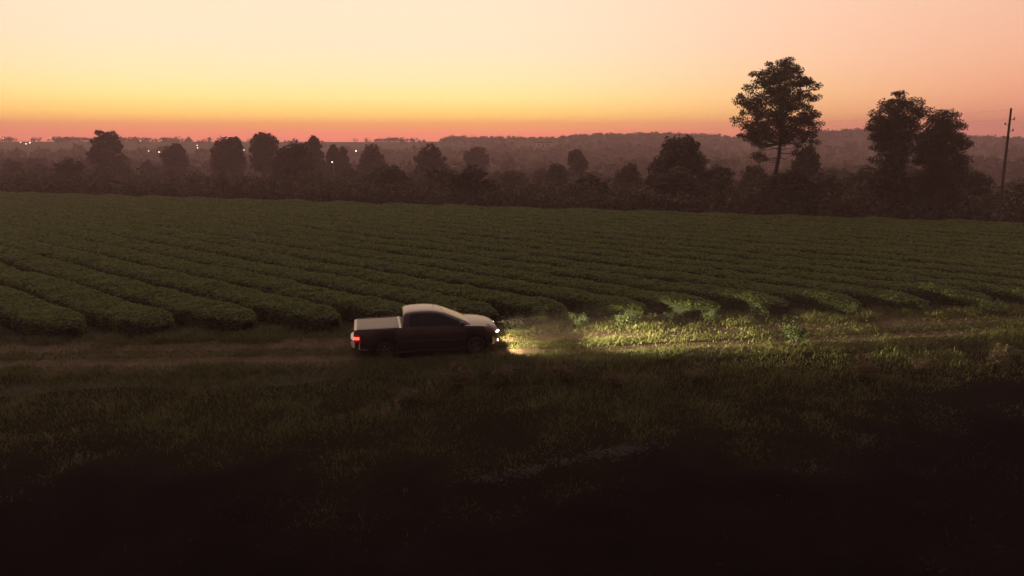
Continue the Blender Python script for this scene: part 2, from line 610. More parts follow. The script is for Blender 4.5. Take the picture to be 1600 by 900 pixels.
# ------------------------------------------------------------------ grass
def build_grass():
    g = np.random.default_rng(5)

    def cand(n, x0, x1, y0, y1):
        return x0 + (x1 - x0) * g.random(n), y0 + (y1 - y0) * g.random(n)
    V, Q, T = [], [], []; nv = 0
    # verge between the bare earth and the track, strip beyond the track, crown of the track
    x, y = cand(560000, -34, 36, 9, 34)
    x2 = -30 + 62 * g.random(170000); y2 = track_y(x2) - 2.4 + 5.6 * g.random(170000)
    x = np.concatenate([x, x2]); y = np.concatenate([y, y2])
    inview = np.abs(x) < .80 * y + 3
    x, y = x[inview], y[inview]
    re = road_edge(x); ty = track_y(x); ne = near_edge(x)
    d = np.abs(y - ty)
    clump = fbm(x / 1.1, y / 1.1, 91, 3)
    prob = np.zeros(len(x))
    verge = (y > re - 3.5) & (y < ty - 1.15)
    prob[verge] = .40 + .60 * sstep(.38, .62, clump[verge])
    fade = grass_fade(x, y)
    prob[verge] *= fade[verge]
    far = (y > ty + 1.15) & (y < ne + .5)
    prob[far] = .25 + .75 * sstep(.4, .6, clump[far])
    crown = d < .42
    prob[crown] = .55 + .45 * sstep(.4, .6, clump[crown])
    rut = (d >= .42) & (d <= 1.15)
    prob[rut] = .07 + .25 * sstep(.5, .7, clump[rut])
    keep = g.random(len(x)) < prob
    x, y, d, clump, fade = x[keep], y[keep], d[keep], clump[keep], fade[keep]
    h = .07 + .15 * g.random(len(x)) ** 1.5 + .20 * sstep(.45, .75, clump) * g.random(len(x)) ** 2
    h *= np.where(d < 1.25, .5, .45 + .55 * fade)
    c = np.stack([x, y, height(x, y) + .02], -1)
    c[:, 2] += np.where(d < 1.2, .03, 0)
    wd = np.clip(np.hypot(x, y) / 24, .5, 1.1)
    v, q, t = blades(c, h, (.014 + .016 * g.random(len(x))) * wd, g, 1.3)
    o = mk('verge_grass', v, [q, t], M_grass)
    tag(o, 'rough grass of the verges and the crown of the track', 'grass', kind='stuff')
    # sparse low weeds on the dark bare earth
    x, y = cand(60000, -20, 24, 8, 26)
    cl = fbm(x / 1.6, y / 1.6, 97, 3)
    k = (y < road_edge(x) + .2) & (g.random(len(x)) < .75 * sstep(.48, .68, cl)) & (np.abs(x) < .8 * y + 2)
    x, y = x[k], y[k]
    c = np.stack([x, y, height(x, y) + .03], -1)
    v, q, t = blades(c, .04 + .14 * g.random(len(x)), .015 + .02 * g.random(len(x)), g, 1.0)
    o = mk('sparse_weeds', v, [q, t], M_sparse)
    tag(o, 'low dark weeds scattered over the bare earth in the foreground', 'weeds', kind='stuff')


build_grass()


# ------------------------------------------------------------------ made-up pale flakes for the sky sheen of a wet rut
def build_rut_sheen():
    g = np.random.default_rng(61)
    C = []
    for pts, n, sp in (([(640, 772), (760, 752), (850, 738)], 520, .10), ([(780, 752), (880, 728), (960, 716), (1035, 703)], 1100, .14),
                       ([(900, 722), (975, 712)], 420, .10), ([(1160, 772), (1210, 764)], 130, .07), ([(1300, 700), (1420, 668)], 160, .2)):
        p = np.array([on_plane(*q)[:2] for q in pts])
        u = g.random(n) * (len(p) - 1)
        keep = g.random(n) < sstep(.35, .62, vnoise(u * 5, u * 0 + 3.1, 4)); u = u[keep]
        x = np.interp(u, range(len(p)), p[:, 0]) + g.normal(size=len(u)) * sp; y = np.interp(u, range(len(p)), p[:, 1]) + g.normal(size=len(u)) * sp
        C.append(np.stack([x, y, height(x, y) + .10], -1))
    c = np.concatenate(C)
    v, f = leaf_quads(c, .03 + .05 * g.random(len(c)), g, .35, up=2.0)
    o = mk('rut_sheen', v, f, M_rut_sheen)
    tag(o, 'pale flakes standing in for the sheen of a wet rut on the bare earth', 'sheen', kind='stuff')


M_rut_sheen = leaf_mat('rut_sheen', [(0, (.016, .012, .012)), (1, (.032, .026, .025))], rough=.8, trans=.2)  # pale colour stands in for sky reflected in the wet rut
build_rut_sheen()


# ------------------------------------------------------------------ shrubs and weeds of the verge
def shrub_mesh(seed, leaves=900, leaf=.05, spread=.5, mtl=None):
    g = np.random.default_rng(seed)
    stems = MB(); cs = []
    for k in range(9):
        az = g.random() * 6.28; r = spread * (.3 + .7 * g.random()); h = .55 + .45 * g.random()
        tip = np.array([r * math.cos(az), r * math.sin(az), h])
        mid = tip * np.array([.35, .35, .55])
        stems.tube([[0.02 * math.cos(az), .02 * math.sin(az), -.05], mid, tip], [.018, .012, .005], 4)
        n = leaves // 9
        t = g.random(n) ** .6
        c = mid * (1 - t[:, None]) + tip * t[:, None] + g.normal(size=(n, 3)) * np.array([.11, .11, .09])
        cs.append(c)
    c = np.concatenate(cs); c[:, 2] = np.abs(c[:, 2])
    v, f = leaf_quads(c, leaf * (.6 + .8 * g.random(len(c))), g, .5, up=.25)
    so = stems.obj('stems', M_teastem, link=False)
    fo = mk('foliage', v, f, mtl or M_shrub, link=False)
    return so, fo


SHRUBS = [shrub_mesh(s) for s in (1, 2, 3)]
DRYSH = [shrub_mesh(s, 700, .045, .6, M_dry) for s in (4, 5)]


def place_shrub(name, src, px, py, h, label, cat, group, sx=1.0, rz=0.0):
    p = on_plane(px, py)
    e = empty(name, (p[0], p[1], float(height(p[0], p[1]))), rz)
    h *= .8
    e.scale = (h * sx * 1.35, h * sx * 1.2, h)
    part('stems', src[0], e); part('foliage', src[1], e)
    tag(e, label, cat, group)


for i, (px, py, h, sx, lab) in enumerate([
        (845, 512, .95, 1.0, 'dark leafy shrub at the hedge end just ahead of the truck'),
        (800, 520, .85, 1.1, 'green shrub lit by the headlights right in front of the bonnet'),
        (905, 512, .70, 1.2, 'low green shrub beside the beam, second bush ahead of the truck'),
        (975, 514, .80, 1.1, 'pale green rounded shrub at the far side of the lit track'),
        (1045, 505, .60, 1.3, 'low spreading shrub beyond the middle of the headlight beam'),
        (1110, 506, .72, 1.1, 'leafy shrub at the hedge ends beyond the lit track'),
        (1185, 498, .78, 1.1, 'shrub behind the tall weed bush, on the far side of the track'),
        (1242, 545, 1.15, .75, 'tall dark weed bush standing before the lit track'),
        (1330, 494, .65, 1.3, 'low shrub right of the tall weed bush, along the field edge'),
        (1440, 488, .62, 1.3, 'low dim shrub along the field edge left of the last one'),
        (1545, 492, .80, 1.1, 'rightmost shrub along the field edge')]):
    place_shrub('roadside_shrub', SHRUBS[i % 3], px, py, h, lab, 'shrub', 'shrubs along the track', sx, i * 1.3)
for i, (px, py, h, sx, lab) in enumerate([
        (715, 606, .75, 1.1, 'reddish dry weed clump below the truck cab'),
        (640, 628, .55, 1.2, 'low dry weed clump left of the reddish one below the truck'),
        (790, 600, .65, 1.2, 'dry brown weed clump below the headlights'),
        (880, 598, .70, 1.1, 'brown weed clump under the start of the light beam'),
        (960, 612, .60, 1.2, 'brown weed clump below the middle of the light beam'),
        (1090, 596, .60, 1.2, 'brown weed clump left below the tall weed bush'),
        (1345, 596, .70, 1.0, 'brown weed clump with pale tips on the right verge'),
        (1440, 580, .60, 1.2, 'low brown weed clump on the right verge'),
        (1560, 575, .75, 1.0, 'rightmost brown weed clump on the verge')]):
    place_shrub('weed_clump', DRYSH[i % 2], px, py, h, lab, 'weed', 'dry weeds of the verge', sx, i * 2.1)


def seed_grass(px, py, h, label, seed):
    g = np.random.default_rng(seed)
    p = on_plane(px, py)
    e = empty('seeding_plant', (p[0], p[1], float(height(p[0], p[1]))))
    n = 60
    c = np.c_[g.normal(size=(n, 2)) * .06, np.zeros(n)]
    v, q, t = blades(c, h * (.4 + .5 * g.random(n)), .012 + .01 * g.random(n), g, .9)
    mk('blades', v, [q, t], M_grass, e)
    st = MB()
    for _ in range(4):
        a = g.random() * 6.28; l = .12 + .15 * g.random(); hh = h * (.8 + .3 * g.random())
        tip = np.array([l * math.cos(a), l * math.sin(a), hh])
        st.tube([[0, 0, 0], tip * np.array([.3, .3, .6]), tip], [.005, .004, .003], 4)
        c = tip + np.c_[g.normal(size=(40, 2)) * .020, (g.random(40) - .6) * .15]
        v, f = leaf_quads(c, .022 + .012 * g.random(40), g, .6)
        mk('seed_head', v, f, M_seed, e)
    st.obj('stalks', M_dry, e)
    tag(e, label, 'grass', 'seeding grass tufts of the verge')


for i, (px, py, h, lab) in enumerate([
        (608, 662, .55, 'pale seeding grass tuft, lowest on the verge below the truck bed'),
        (676, 630, .55, 'pale seeding grass tuft below the truck door'),
        (716, 604, .70, 'pale seeding grass tuft in the reddish weeds under the truck'),
        (845, 598, .60, 'pale seeding grass tuft just below the start of the beam'),
        (1215, 598, .60, 'pale seeding grass tuft left of the tall weed bush foot'),
        (1350, 592, .65, 'pale seeding grass tuft in the brown weeds on the right'),
        (1566, 572, .65, 'rightmost pale seeding grass tuft on the verge')]):
    seed_grass(px, py, h, lab, 300 + i)


# ------------------------------------------------------------------ trees
def tree_mesh(seed, H, base, width, env, n_cl, cl_r, n_leaf, leaf, mtl, trunk_r=.18, aspect=.5, lean=0.0, flat=.7, lowlimbs=0, sep=.62):
    """trunk with limbs, and a crown of leaf clumps inside the envelope env: [(height fraction of the crown, radius fraction)]"""
    g = np.random.default_rng(seed)
    tb = MB()
    zc0 = H * base
    k = 9
    tz = np.linspace(0, H * .96, k)
    tx = np.cumsum(g.normal(size=k) * .012 * H) * .6 + lean * (tz / H) ** 2 * H; ty = np.cumsum(g.normal(size=k) * .012 * H) * .6
    tx -= tx[0]; ty -= ty[0]
    tr = trunk_r * np.clip(1 - tz / H, .06, 1) ** .8; tr[0] *= 1.35
    tz[0] = -.4
    tb.tube(np.c_[tx, ty, tz], tr, 8)

    def axis(z):
        return np.array([np.interp(z, tz, tx), np.interp(z, tz, ty), z])
    ev = np.array(env)
    C, RAD = [], []
    tries = 0
    while len(C) < n_cl and tries < n_cl * 60:
        tries += 1
        f = g.random(); er = np.interp(f, ev[:, 0], ev[:, 1]) * width / 2
        if g.random() > (er / (width / 2)) ** 1.0 + .15:
            continue
        a = g.random() * 6.283
        er = er * (.72 + .5 * float(vnoise(math.cos(a) * 1.3 + seed * 3.1 + 9, math.sin(a) * 1.3 + f * 2.4 + 9, 7)))
        rho = er * math.sqrt(g.random()) if g.random() < .45 else er * (.72 + .28 * g.random())
        rad = cl_r * (.6 + .75 * g.random())
        rho = max(0, rho - rad * .5)
        p = axis(zc0 + f * (H - zc0) - rad * .3) + np.array([rho * math.cos(a), rho * math.sin(a), 0])
        if len(C) and tries < n_cl * 40:
            dd = np.linalg.norm(np.array(C) - p, axis=1)
            if dd.min() < cl_r * sep:
                continue
        C.append(p); RAD.append(rad)
    for _ in range(lowlimbs):
        f = -.02 - .28 * g.random(); a = g.random() * 6.283; rho = width * .5 * (.35 + .4 * g.random())
        C.append(axis(zc0 + f * H * .6) + np.array([rho * math.cos(a), rho * math.sin(a), 0])); RAD.append(cl_r * .8)
    L = []; S = []
    for p, rad in zip(C, RAD):
        hr = math.hypot(p[0], p[1])
        z0 = max(zc0 * .93 if p[2] > zc0 else p[2] - .4, p[2] - (.35 + .3 * g.random()) * hr - .3)
        s = axis(min(z0, H * .9))
        m = (s + p) / 2 + np.array([0, 0, -.10 * hr]) + g.normal(size=3) * .08 * hr
        r0 = trunk_r * .24 * (.6 + .5 * g.random())
        tb.tube([s, m, p], [r0, r0 * .6, r0 * .2], 5, cap=False)
        n = int(n_leaf * (rad / cl_r) ** 1.6)
        d = rand_unit(n, g) * (g.random(n) ** .42)[:, None] * rad
        d[:, 2] *= flat
        # small sub-tufts keep the outline broken
        sub = p + rand_unit(5, g) * rad * .7 * np.array([1, 1, flat])
        pick = g.integers(0, 5, n); use = g.random(n) < .5
        c = np.where(use[:, None], sub[pick] + d * .55, p + d)
        L.append(c); S.append(leaf * (.55 + .9 * g.random(n)))
    c = np.concatenate(L); s = np.concatenate(S)
    v, f = leaf_quads(c, s, g, aspect)
    to = tb.obj('trunk', M_bark, link=False, smooth=True)
    co = mk('crown', v, f, mtl, link=False)
    return to, co


def plant_tree(name, src, x, y, label, cat, group=None, rz=0.0, sc=(1, 1, 1)):
    e = empty(name, (x, y, float(height(x, y))), rz)
    e.scale = sc
    part('trunk', src[0], e); part('crown', src[1], e)
    tag(e, label, cat, group)
    return e


EGG = [(0, .70), (.08, .98), (.25, 1.0), (.5, .95), (.72, .78), (.88, .56), (1, .32)]
ROUND = [(0, .5), (.2, .85), (.45, 1.0), (.7, .9), (.88, .6), (1, .25)]
DOME = [(0, .85), (.25, 1.0), (.55, .96), (.78, .76), (.92, .5), (1, .3)]
FLAT = [(0, .3), (.35, .8), (.7, 1.0), (.9, .85), (1, .5)]


def top_z(px, py, Y):
    return at_y(px, py, Y)


def tree_at(px, py_top, Y, w_px, fn_kw, name, label, group=None, seed=0, cat='tree', rz=0):
    p = at_y(px, py_top, Y)
    x = p[0]; H = p[2] - float(height(x, Y))
    pm = FPX / (Y * math.cos(PITCH))
    kw = dict(fn_kw); width = w_px / pm * 1.0
    src = tree_mesh(seed, H, width=width, **kw)
    return plant_tree(name, src, x, Y, label, cat, group, rz)


PINE = dict(base=.48, env=EGG, n_cl=128, cl_r=.82, n_leaf=290, leaf=.12, mtl=M_pine, trunk_r=.27, aspect=.32, flat=.58, lowlimbs=9, sep=.84)
tree_at(1226, 90, 72, 134, PINE, 'pine_tree', 'tall pine with rounded open crown, tallest tree against the sky', 'pines by the field', seed=21)
tree_at(1410, 141, 70, 92, dict(PINE, base=.50, env=ROUND, n_cl=75, cl_r=.80, lowlimbs=9), 'pine_tree',
        'flat topped pine, left one of the pair near the right edge', 'pines by the field', seed=22)
tree_at(1478, 165, 67, 82, dict(PINE, base=.18, env=DOME, n_cl=110, cl_r=.84, n_leaf=330), 'pine_tree',
        'bushy pine with foliage far down, right one of the pair', 'pines by the field', seed=23)
BROAD = dict(base=.12, env=ROUND, n_cl=110, cl_r=.95, n_leaf=170, leaf=.20, mtl=M_broad, trunk_r=.22, aspect=.6, flat=.9)
tree_at(1066, 216, 84, 92, dict(BROAD, env=DOME), 'leafy_tree', 'broad dark leafy tree left of the tallest pine', 'trees beyond the field', seed=31)
tree_at(1396, 246, 66, 48, dict(BROAD, n_cl=45), 'leafy_tree', 'low dark bushy tree under the flat topped pine', 'trees beyond the field', seed=32)
MID = dict(base=.25, env=DOME, n_cl=60, cl_r=1.2, n_leaf=110, sep=.95, leaf=.34, mtl=M_broad, trunk_r=.25, aspect=.6, flat=.85)
for i, (px, pt, Y, w, env, lab) in enumerate([
        (165, 202, 170, 52, DOME, 'domed tall tree at far left against the sunset'),
        (271, 221, 185, 36, ROUND, 'small round tree between the far left one and the group'),
        (346, 218, 175, 46, DOME, 'broad lower tree leftmost of the group on the horizon'),
        (362, 211, 172, 38, ROUND, 'round topped tree just behind the broad one in the group'),
        (408, 209, 168, 46, FLAT, 'open crowned tall tree in the middle of the group'),
        (490, 213, 175, 28, ROUND, 'slim tall tree right of the group on the horizon'),
        (458, 224, 130, 70, DOME, 'large dark round tree in front of the slim one'),
        (519, 227, 180, 24, ROUND, 'small tree left one of the twin crowns'),
        (537, 231, 180, 22, DOME, 'small tree right one of the twin crowns'),
        (580, 230, 168, 46, DOME, 'sloping crowned tree in the misty middle'),
        (671, 230, 150, 52, DOME, 'solitary rounded dark tree left of centre'),
        (746, 232, 210, 38, FLAT, 'flat crowned hazy tree right of the solitary one'),
        (905, 236, 160, 26, FLAT, 'thin hazy tree in front of the hill'),
        (868, 258, 120, 34, ROUND, 'low dark tree in the wood right of centre'),
        (1262, 234, 88, 40, ROUND, 'small dark tree close right of the tallest pine'),
        (1180, 262, 92, 46, DOME, 'low dark tree close left of the tallest pine'),
        (985, 262, 100, 40, DOME, 'low dark tree left of the broad leafy one')]):
    tree_at(px, pt, Y, w, dict(MID, env=env, base=.3 if env is not DOME else .15,
                               cl_r=1.25 * min(1, w / 45 * Y / 170 + .2), leaf=.34 * min(1, Y / 150)),
            'broadleaf_tree', lab, 'trees beyond the field', seed=50 + i)


LAMPS = [(8, 225, 560, 1.0), (35, 228, 500, .9), (43, 229, 490, 1.1), (49, 227.5, 500, 1.2), (221, 226, 560, .8), (254, 225, 580, .9),
         (234, 236, 400, .8), (250, 237.5, 390, .9), (309, 227, 500, .9), (310, 231, 460, .9), (382, 234, 400, 1.2), (521, 253.5, 165, .45),
         (557, 236, 360, 1.0), (82, 225.5, 600, .6), (90, 225.5, 600, .6), (185, 225.5, 590, .5)]


def hides_lamp(px, top_py, Y, half):
    return any(abs(px - a) < half and top_py < b + 2 and Y < c + 5 for a, b, c, _ in LAMPS)


# further trees of the wood that reaches from the field edge into the valley, sharing a few meshes
WOODSRC = [tree_mesh(200 + i, 9.0, .12, 7.0, [DOME, ROUND, FLAT][i % 3], n_cl=46, cl_r=1.15, n_leaf=70, leaf=.36, mtl=M_broad, trunk_r=.16, aspect=.6, flat=.9)
           for i in range(5)]


def build_wood():
    g = np.random.default_rng(77)
    n = 0; tries = 0; pts = []; placed = []
    while n < 150 and tries < 6000:
        tries += 1
        Y = 70 + 230 * g.random() ** 1.2
        px = g.random() * 1700 - 50
        x = (px - 800) / FPX * Y * 1.0
        s = field_beyond(x, Y)
        if s < 7 or (px < 700 and s < 14):
            continue
        base = float(height(x, Y))
        # crown tops stay below this picture row
        lim = np.interp(px, [0, 140, 300, 600, 700, 800, 900, 1100, 1300, 1600], [246, 246, 251, 254, 256, 259, 263, 261, 262, 264]) + g.random() * 26
        H = float(at_y(px, lim, Y)[2]) - base
        if H < 3.0 or H > 15:
            continue
        if hides_lamp(px, lim, Y, 4.5 * FPX / Y):
            continue
        if pts and np.min(np.hypot(np.array(pts)[:, 0] - x, np.array(pts)[:, 1] - Y)) < 4.5:
            continue
        pts.append((x, Y))
        sc = H / 9.0
        e = plant_tree('wood_tree', WOODSRC[n % 5], x, Y, '', 'tree', 'trees of the hazy wood', g.random() * 6.28,
                       (max(.8, sc) * (.9 + .3 * g.random()), max(.8, sc), sc))
        placed.append((px, Y, e))
        n += 1
    marks = [(40, 'at the far left edge'), (165, 'below the domed tree'), (271, 'below the small round tree'), (360, 'below the broad leftmost of the group'),
             (420, 'below the open crowned tall tree'), (490, 'below the slim tall tree'), (560, 'below the sloping crowned tree'), (671, 'around the solitary rounded tree'),
             (746, 'below the flat crowned hazy tree'), (830, 'just right of the picture centre'), (905, 'below the thin hazy tree'), (985, 'left of the broad leafy tree'),
             (1066, 'by the broad leafy tree'), (1140, 'left of the tallest pine'), (1219, 'under the tallest pine'), (1310, 'between the tallest pine and the pair'),
             (1411, 'under the flat topped pine'), (1478, 'under the bushy pine'), (1560, 'around the leaning pole')]
    bins = {}
    for px, Y, e in placed:
        i = int(np.argmin([abs(px - m[0]) for m in marks]))
        bins.setdefault(i, []).append((Y, e))
    for i, lst in bins.items():
        lst.sort(key=lambda q: q[0])
        for k, (_, e) in enumerate(lst):
            e['label'] = 'dim wood tree %s, %s' % (marks[i][1], 'nearest the field' if k == 0 else '%s nearest the field' % ORD[min(k, 19)])


build_wood()


def build_undergrowth():
    """thicket along the field's far edge and under the wood"""
    g = np.random.default_rng(88)
    C, S = [], []
    for _ in range(2600):
        px = -60 + 1720 * g.random()
        s = 5 + 150 * g.random() ** 2.2
        # intersect the picture column with the line s beyond the edge
        k = (px - 800) / FPX
        Y = (70 + 1.053 * s) / (1 + .33 * k); x = k * Y
        h = (1.0 + 2.6 * fbm(x / 6, Y / 6, 3, 2) * sstep(0, 14, s)) * (.7 + .6 * g.random())
        if px > 950:
            h *= 1.15
        r = .8 + 1.0 * g.random()
        n = 66
        if abs(px - 1562) < 16 and s < 25:
            continue
        d = rand_unit(n, g) * (g.random(n) ** .5)[:, None]
        d[:, 2] = np.abs(d[:, 2])
        C.append(np.array([x, Y, float(height(x, Y)) - .1]) + d * np.array([r * 1.2, r * 1.2, h]))
        S.append(np.full(n, .22) * (.6 + .8 * g.random(n)))
    c = np.concatenate(C); s = np.concatenate(S)
    v, f = leaf_quads(c, s, g, .6)
    o = mk('undergrowth', v, f, M_broad)
    tag(o, 'dark thicket along the far edge of the tea field and under the wood', 'undergrowth', kind='stuff')


build_undergrowth()


def build_far_woods():
    """woods on the plain and on the hills, too far off to tell the trees apart"""
    g = np.random.default_rng(99)
    C, S = [], []

    def crown(x, y, h, w, n):
        z = float(height(x, y))
        tp = 450 - FPX * math.tan(PITCH - math.atan2(CAM_H - z - h, y))
        if hides_lamp(800 + FPX * x / y, tp, y, 3 + .6 * w * FPX / y):
            return
        d = rand_unit(n, g) * (g.random(n) ** .35)[:, None]
        d[:, 2] = d[:, 2] * .5 + .5
        C.append(np.array([x, y, z]) + d * np.array([w / 2, w / 2, h])); S.append(np.full(n, w * .17) * (.6 + .8 * g.random(n)))
    for _ in range(5200):
        px = -80 + 1760 * g.random(); th = math.atan((px - 800) / FPX)
        r = 270 + 500 * g.random()
        x, y = r * math.sin(th), r * math.cos(th)
        cov = fbm(x / 110, y / 70, 15, 3)
        hill = px > 690
        dens = (.5 + .5 * sstep(.4, .55, cov)) if hill else sstep(.47, .6, cov)
        if g.random() > dens:
            continue
        h = (4 + 5 * g.random()) if r < 500 else (2.0 + 3 * g.random())
        crown(x, y, h, h * (.9 + .5 * g.random()), 26)
    # tree line along the crests
    for _ in range(900):
        px = 690 + 960 * g.random(); th = math.atan((px - 800) / FPX)
        r = 695 + 45 * g.random()
        h = 1.4 + 2.6 * g.random() * g.random() + 2.5 * (g.random() > .96)
        crown(r * math.sin(th), r * math.cos(th), h, 3 + 3 * g.random(), 24)
    c = np.concatenate(C); s = np.concatenate(S)
    v, f = leaf_quads(c, s, g, .7)
    o = mk('far_woods', v, f, M_wood)
    tag(o, 'far off woods covering the plain and the hills', 'woods', kind='stuff')


build_far_woods()


# ------------------------------------------------------------------ lamps and houses of the far settlement
M_lamp = mat('lamp_glow', (.8, .7, .6), emis=(1.0, .78, .52), estr=8.0)
M_steel = mat('galvanised', (.25, .25, .25), .5, .8)
LLAB = ['leftmost lamp of the far settlement', 'left lamp of the bright cluster at far left', 'middle lamp of the bright cluster at far left',
        'brightest right lamp of the cluster at far left', 'dim lamp right of the domed tree', 'upper lamp between domed tree and small round tree',
        'lower left of the two lamps below the horizon', 'lower right of the two lamps below the horizon', 'upper of two stacked lamps left of the tree group',
        'lower of two stacked lamps left of the tree group', 'lamp between the two crowns of the tree group', 'bright yard lamp below the twin crowned trees',
        'lamp beside the sloping crowned tree', 'faint lamp left of the domed tree', 'second faint lamp left of the domed tree', 'faint lamp just right of the domed tree']
for (px, py, Y, r), lab in zip(LAMPS, LLAB):
    p = at_y(px, py, Y)
    z0 = float(height(p[0], p[1]))
    e = empty('street_lamp', (p[0], p[1], z0))
    hp = max(3.0, p[2] - z0)
    b = MB(); b.tube([[0, 0, -.3], [0, 0, hp - .3], [0, -.4, hp + .25], [0, -1.0, hp + .3]], [.12, .08, .06, .05], 6)
    b.obj('pole', M_steel, e)
    b = MB()
    t = np.linspace(0, math.pi, 7); ph = np.linspace(0, 2 * math.pi, 10, endpoint=False)
    rad = r * .30
    P = np.stack([rad * np.sin(t)[:, None] * np.cos(ph), -1.2 + rad * np.sin(t)[:, None] * np.sin(ph), hp + .05 + rad * .7 * np.cos(t)[:, None] + 0 * ph], -1)
    b.grid(P, close_u=True)
    b.obj('lamp_globe', M_lamp, e)
    tag(e, 'lit ' + lab if not lab.startswith(('bright', 'dim', 'faint')) else lab, 'lamp', 'lamps of the far settlement')

M_wall = noise_mat('pale_render', .8, [(.3, (.45, .38, .34)), (.7, (.6, .52, .46))])
M_roof = noise_mat('dull_tiles', 1.5, [(.3, (.12, .06, .045)), (.7, (.2, .10, .07))])
M_pane = mat('house_pane', (.02, .02, .025), .1)


def house(px, py, Y, w, h, d, rz, label):
    p = at_y(px, py, Y)
    e = empty('farmhouse', (p[0], p[1], float(height(p[0], p[1]))), rz)
    lift = max(0.0, p[2] - e.location[2] - h * .5)
    e.location.z += min(lift, 2.0)
    b = MB(); b.box((0, 0, h / 2 - 1.5), (w, d, h + 3)); b.obj('wall', M_wall, e)
    b = MB()
    o = .4; hw, hd = w / 2 + o, d / 2 + o; rh = d * .28
    b.add([[-hw, -hd, h - .05], [hw, -hd, h - .05], [hw, hd, h - .05], [-hw, hd, h - .05], [-hw, 0, h + rh], [hw, 0, h + rh]],
          [[0, 1, 5, 4], [2, 3, 4, 5], [0, 3, 2, 1]], [[0, 4, 3], [1, 2, 5]])
    b.obj('roof', M_roof, e)
    for sx in (-.28, .28):
        b = MB(); b.box((sx * w, -d / 2 - .02, h * .55), (1.3, .06, 1.2)); b.obj('window', M_pane, e)
    b = MB(); b.box((0, -d / 2 - .02, h * .38), (1.0, .06, h * .72)); b.obj('door', M_bark, e)
    tag(e, label, 'house', 'pale houses in the valley')


house(752, 242, 330, 9, 3.0, 6, .3, 'pale low house under the flat crowned hazy tree')
house(850, 226, 540, 12, 3.5, 7, -.2, 'tiny pale house on the slope of the middle hill')
house(262, 232, 450, 11, 3.5, 7, .5, 'small house among the lamps left of the tree group')


# ------------------------------------------------------------------ utility pole with wires
def build_pole():
    base = on_plane(1560, 343); Y = base[1]
    bx, by = base[0], base[1]
    bz = float(height(bx, by))
    top = at_y(1580, 169, Y)
    e = empty('utility_pole', (bx, by, bz))
    d = np.array([top[0] - bx, 0, top[2] - bz])
    b = MB(); b.tube([[0, 0, -.5], d * .5, d], [.14, .115, .085], 10); b.obj('post', M_pole, e, smooth=True, sharp=50)
    for k, f in enumerate((.90, .855, .80, .74)):
        q = d * f
        b = MB(); s = -1 if k % 2 else 1
        b.box(q + np.array([s * .20, 0, 0]), (.42, .06, .05)); br = b.obj('bracket', M_steel, e)
        b = MB(); c = q + np.array([s * .38, 0, .12])
        b.tube([c + [0, 0, -.1], c + [0, 0, -.03], c + [0, 0, .0], c + [0, 0, .07]], [.05, .075, .045, .065], 8)
        b.obj('insulator', mat('porcelain', (.25, .2, .17), .3), br)
    tag(e, 'leaning weathered utility pole at the right edge with insulators', 'pole')
    P = np.array([bx, by, bz]) + d
    for k, (f, zz, lab) in enumerate(((.985, 0.0, 'upper thin power line running left from the leaning pole'), (.90, 0.0, 'lower thin power line running left from the leaning pole'))):
        a = np.array([bx, by, bz]) + d * f
        end = np.array([-46.0, by + 105, a[2] - 2.5])
        t = np.linspace(0, 1, 24)[:, None]
        pts = a * (1 - t) + end * t; pts[:, 2] -= (4 * t * (1 - t))[:, 0] * 1.0
        b = MB(); b.tube(pts, .004, 4)
        o = b.obj('power_line', mat('wire', (.05, .05, .05), .5, .6))
        tag(o, lab, 'wire', 'power lines')


build_pole()


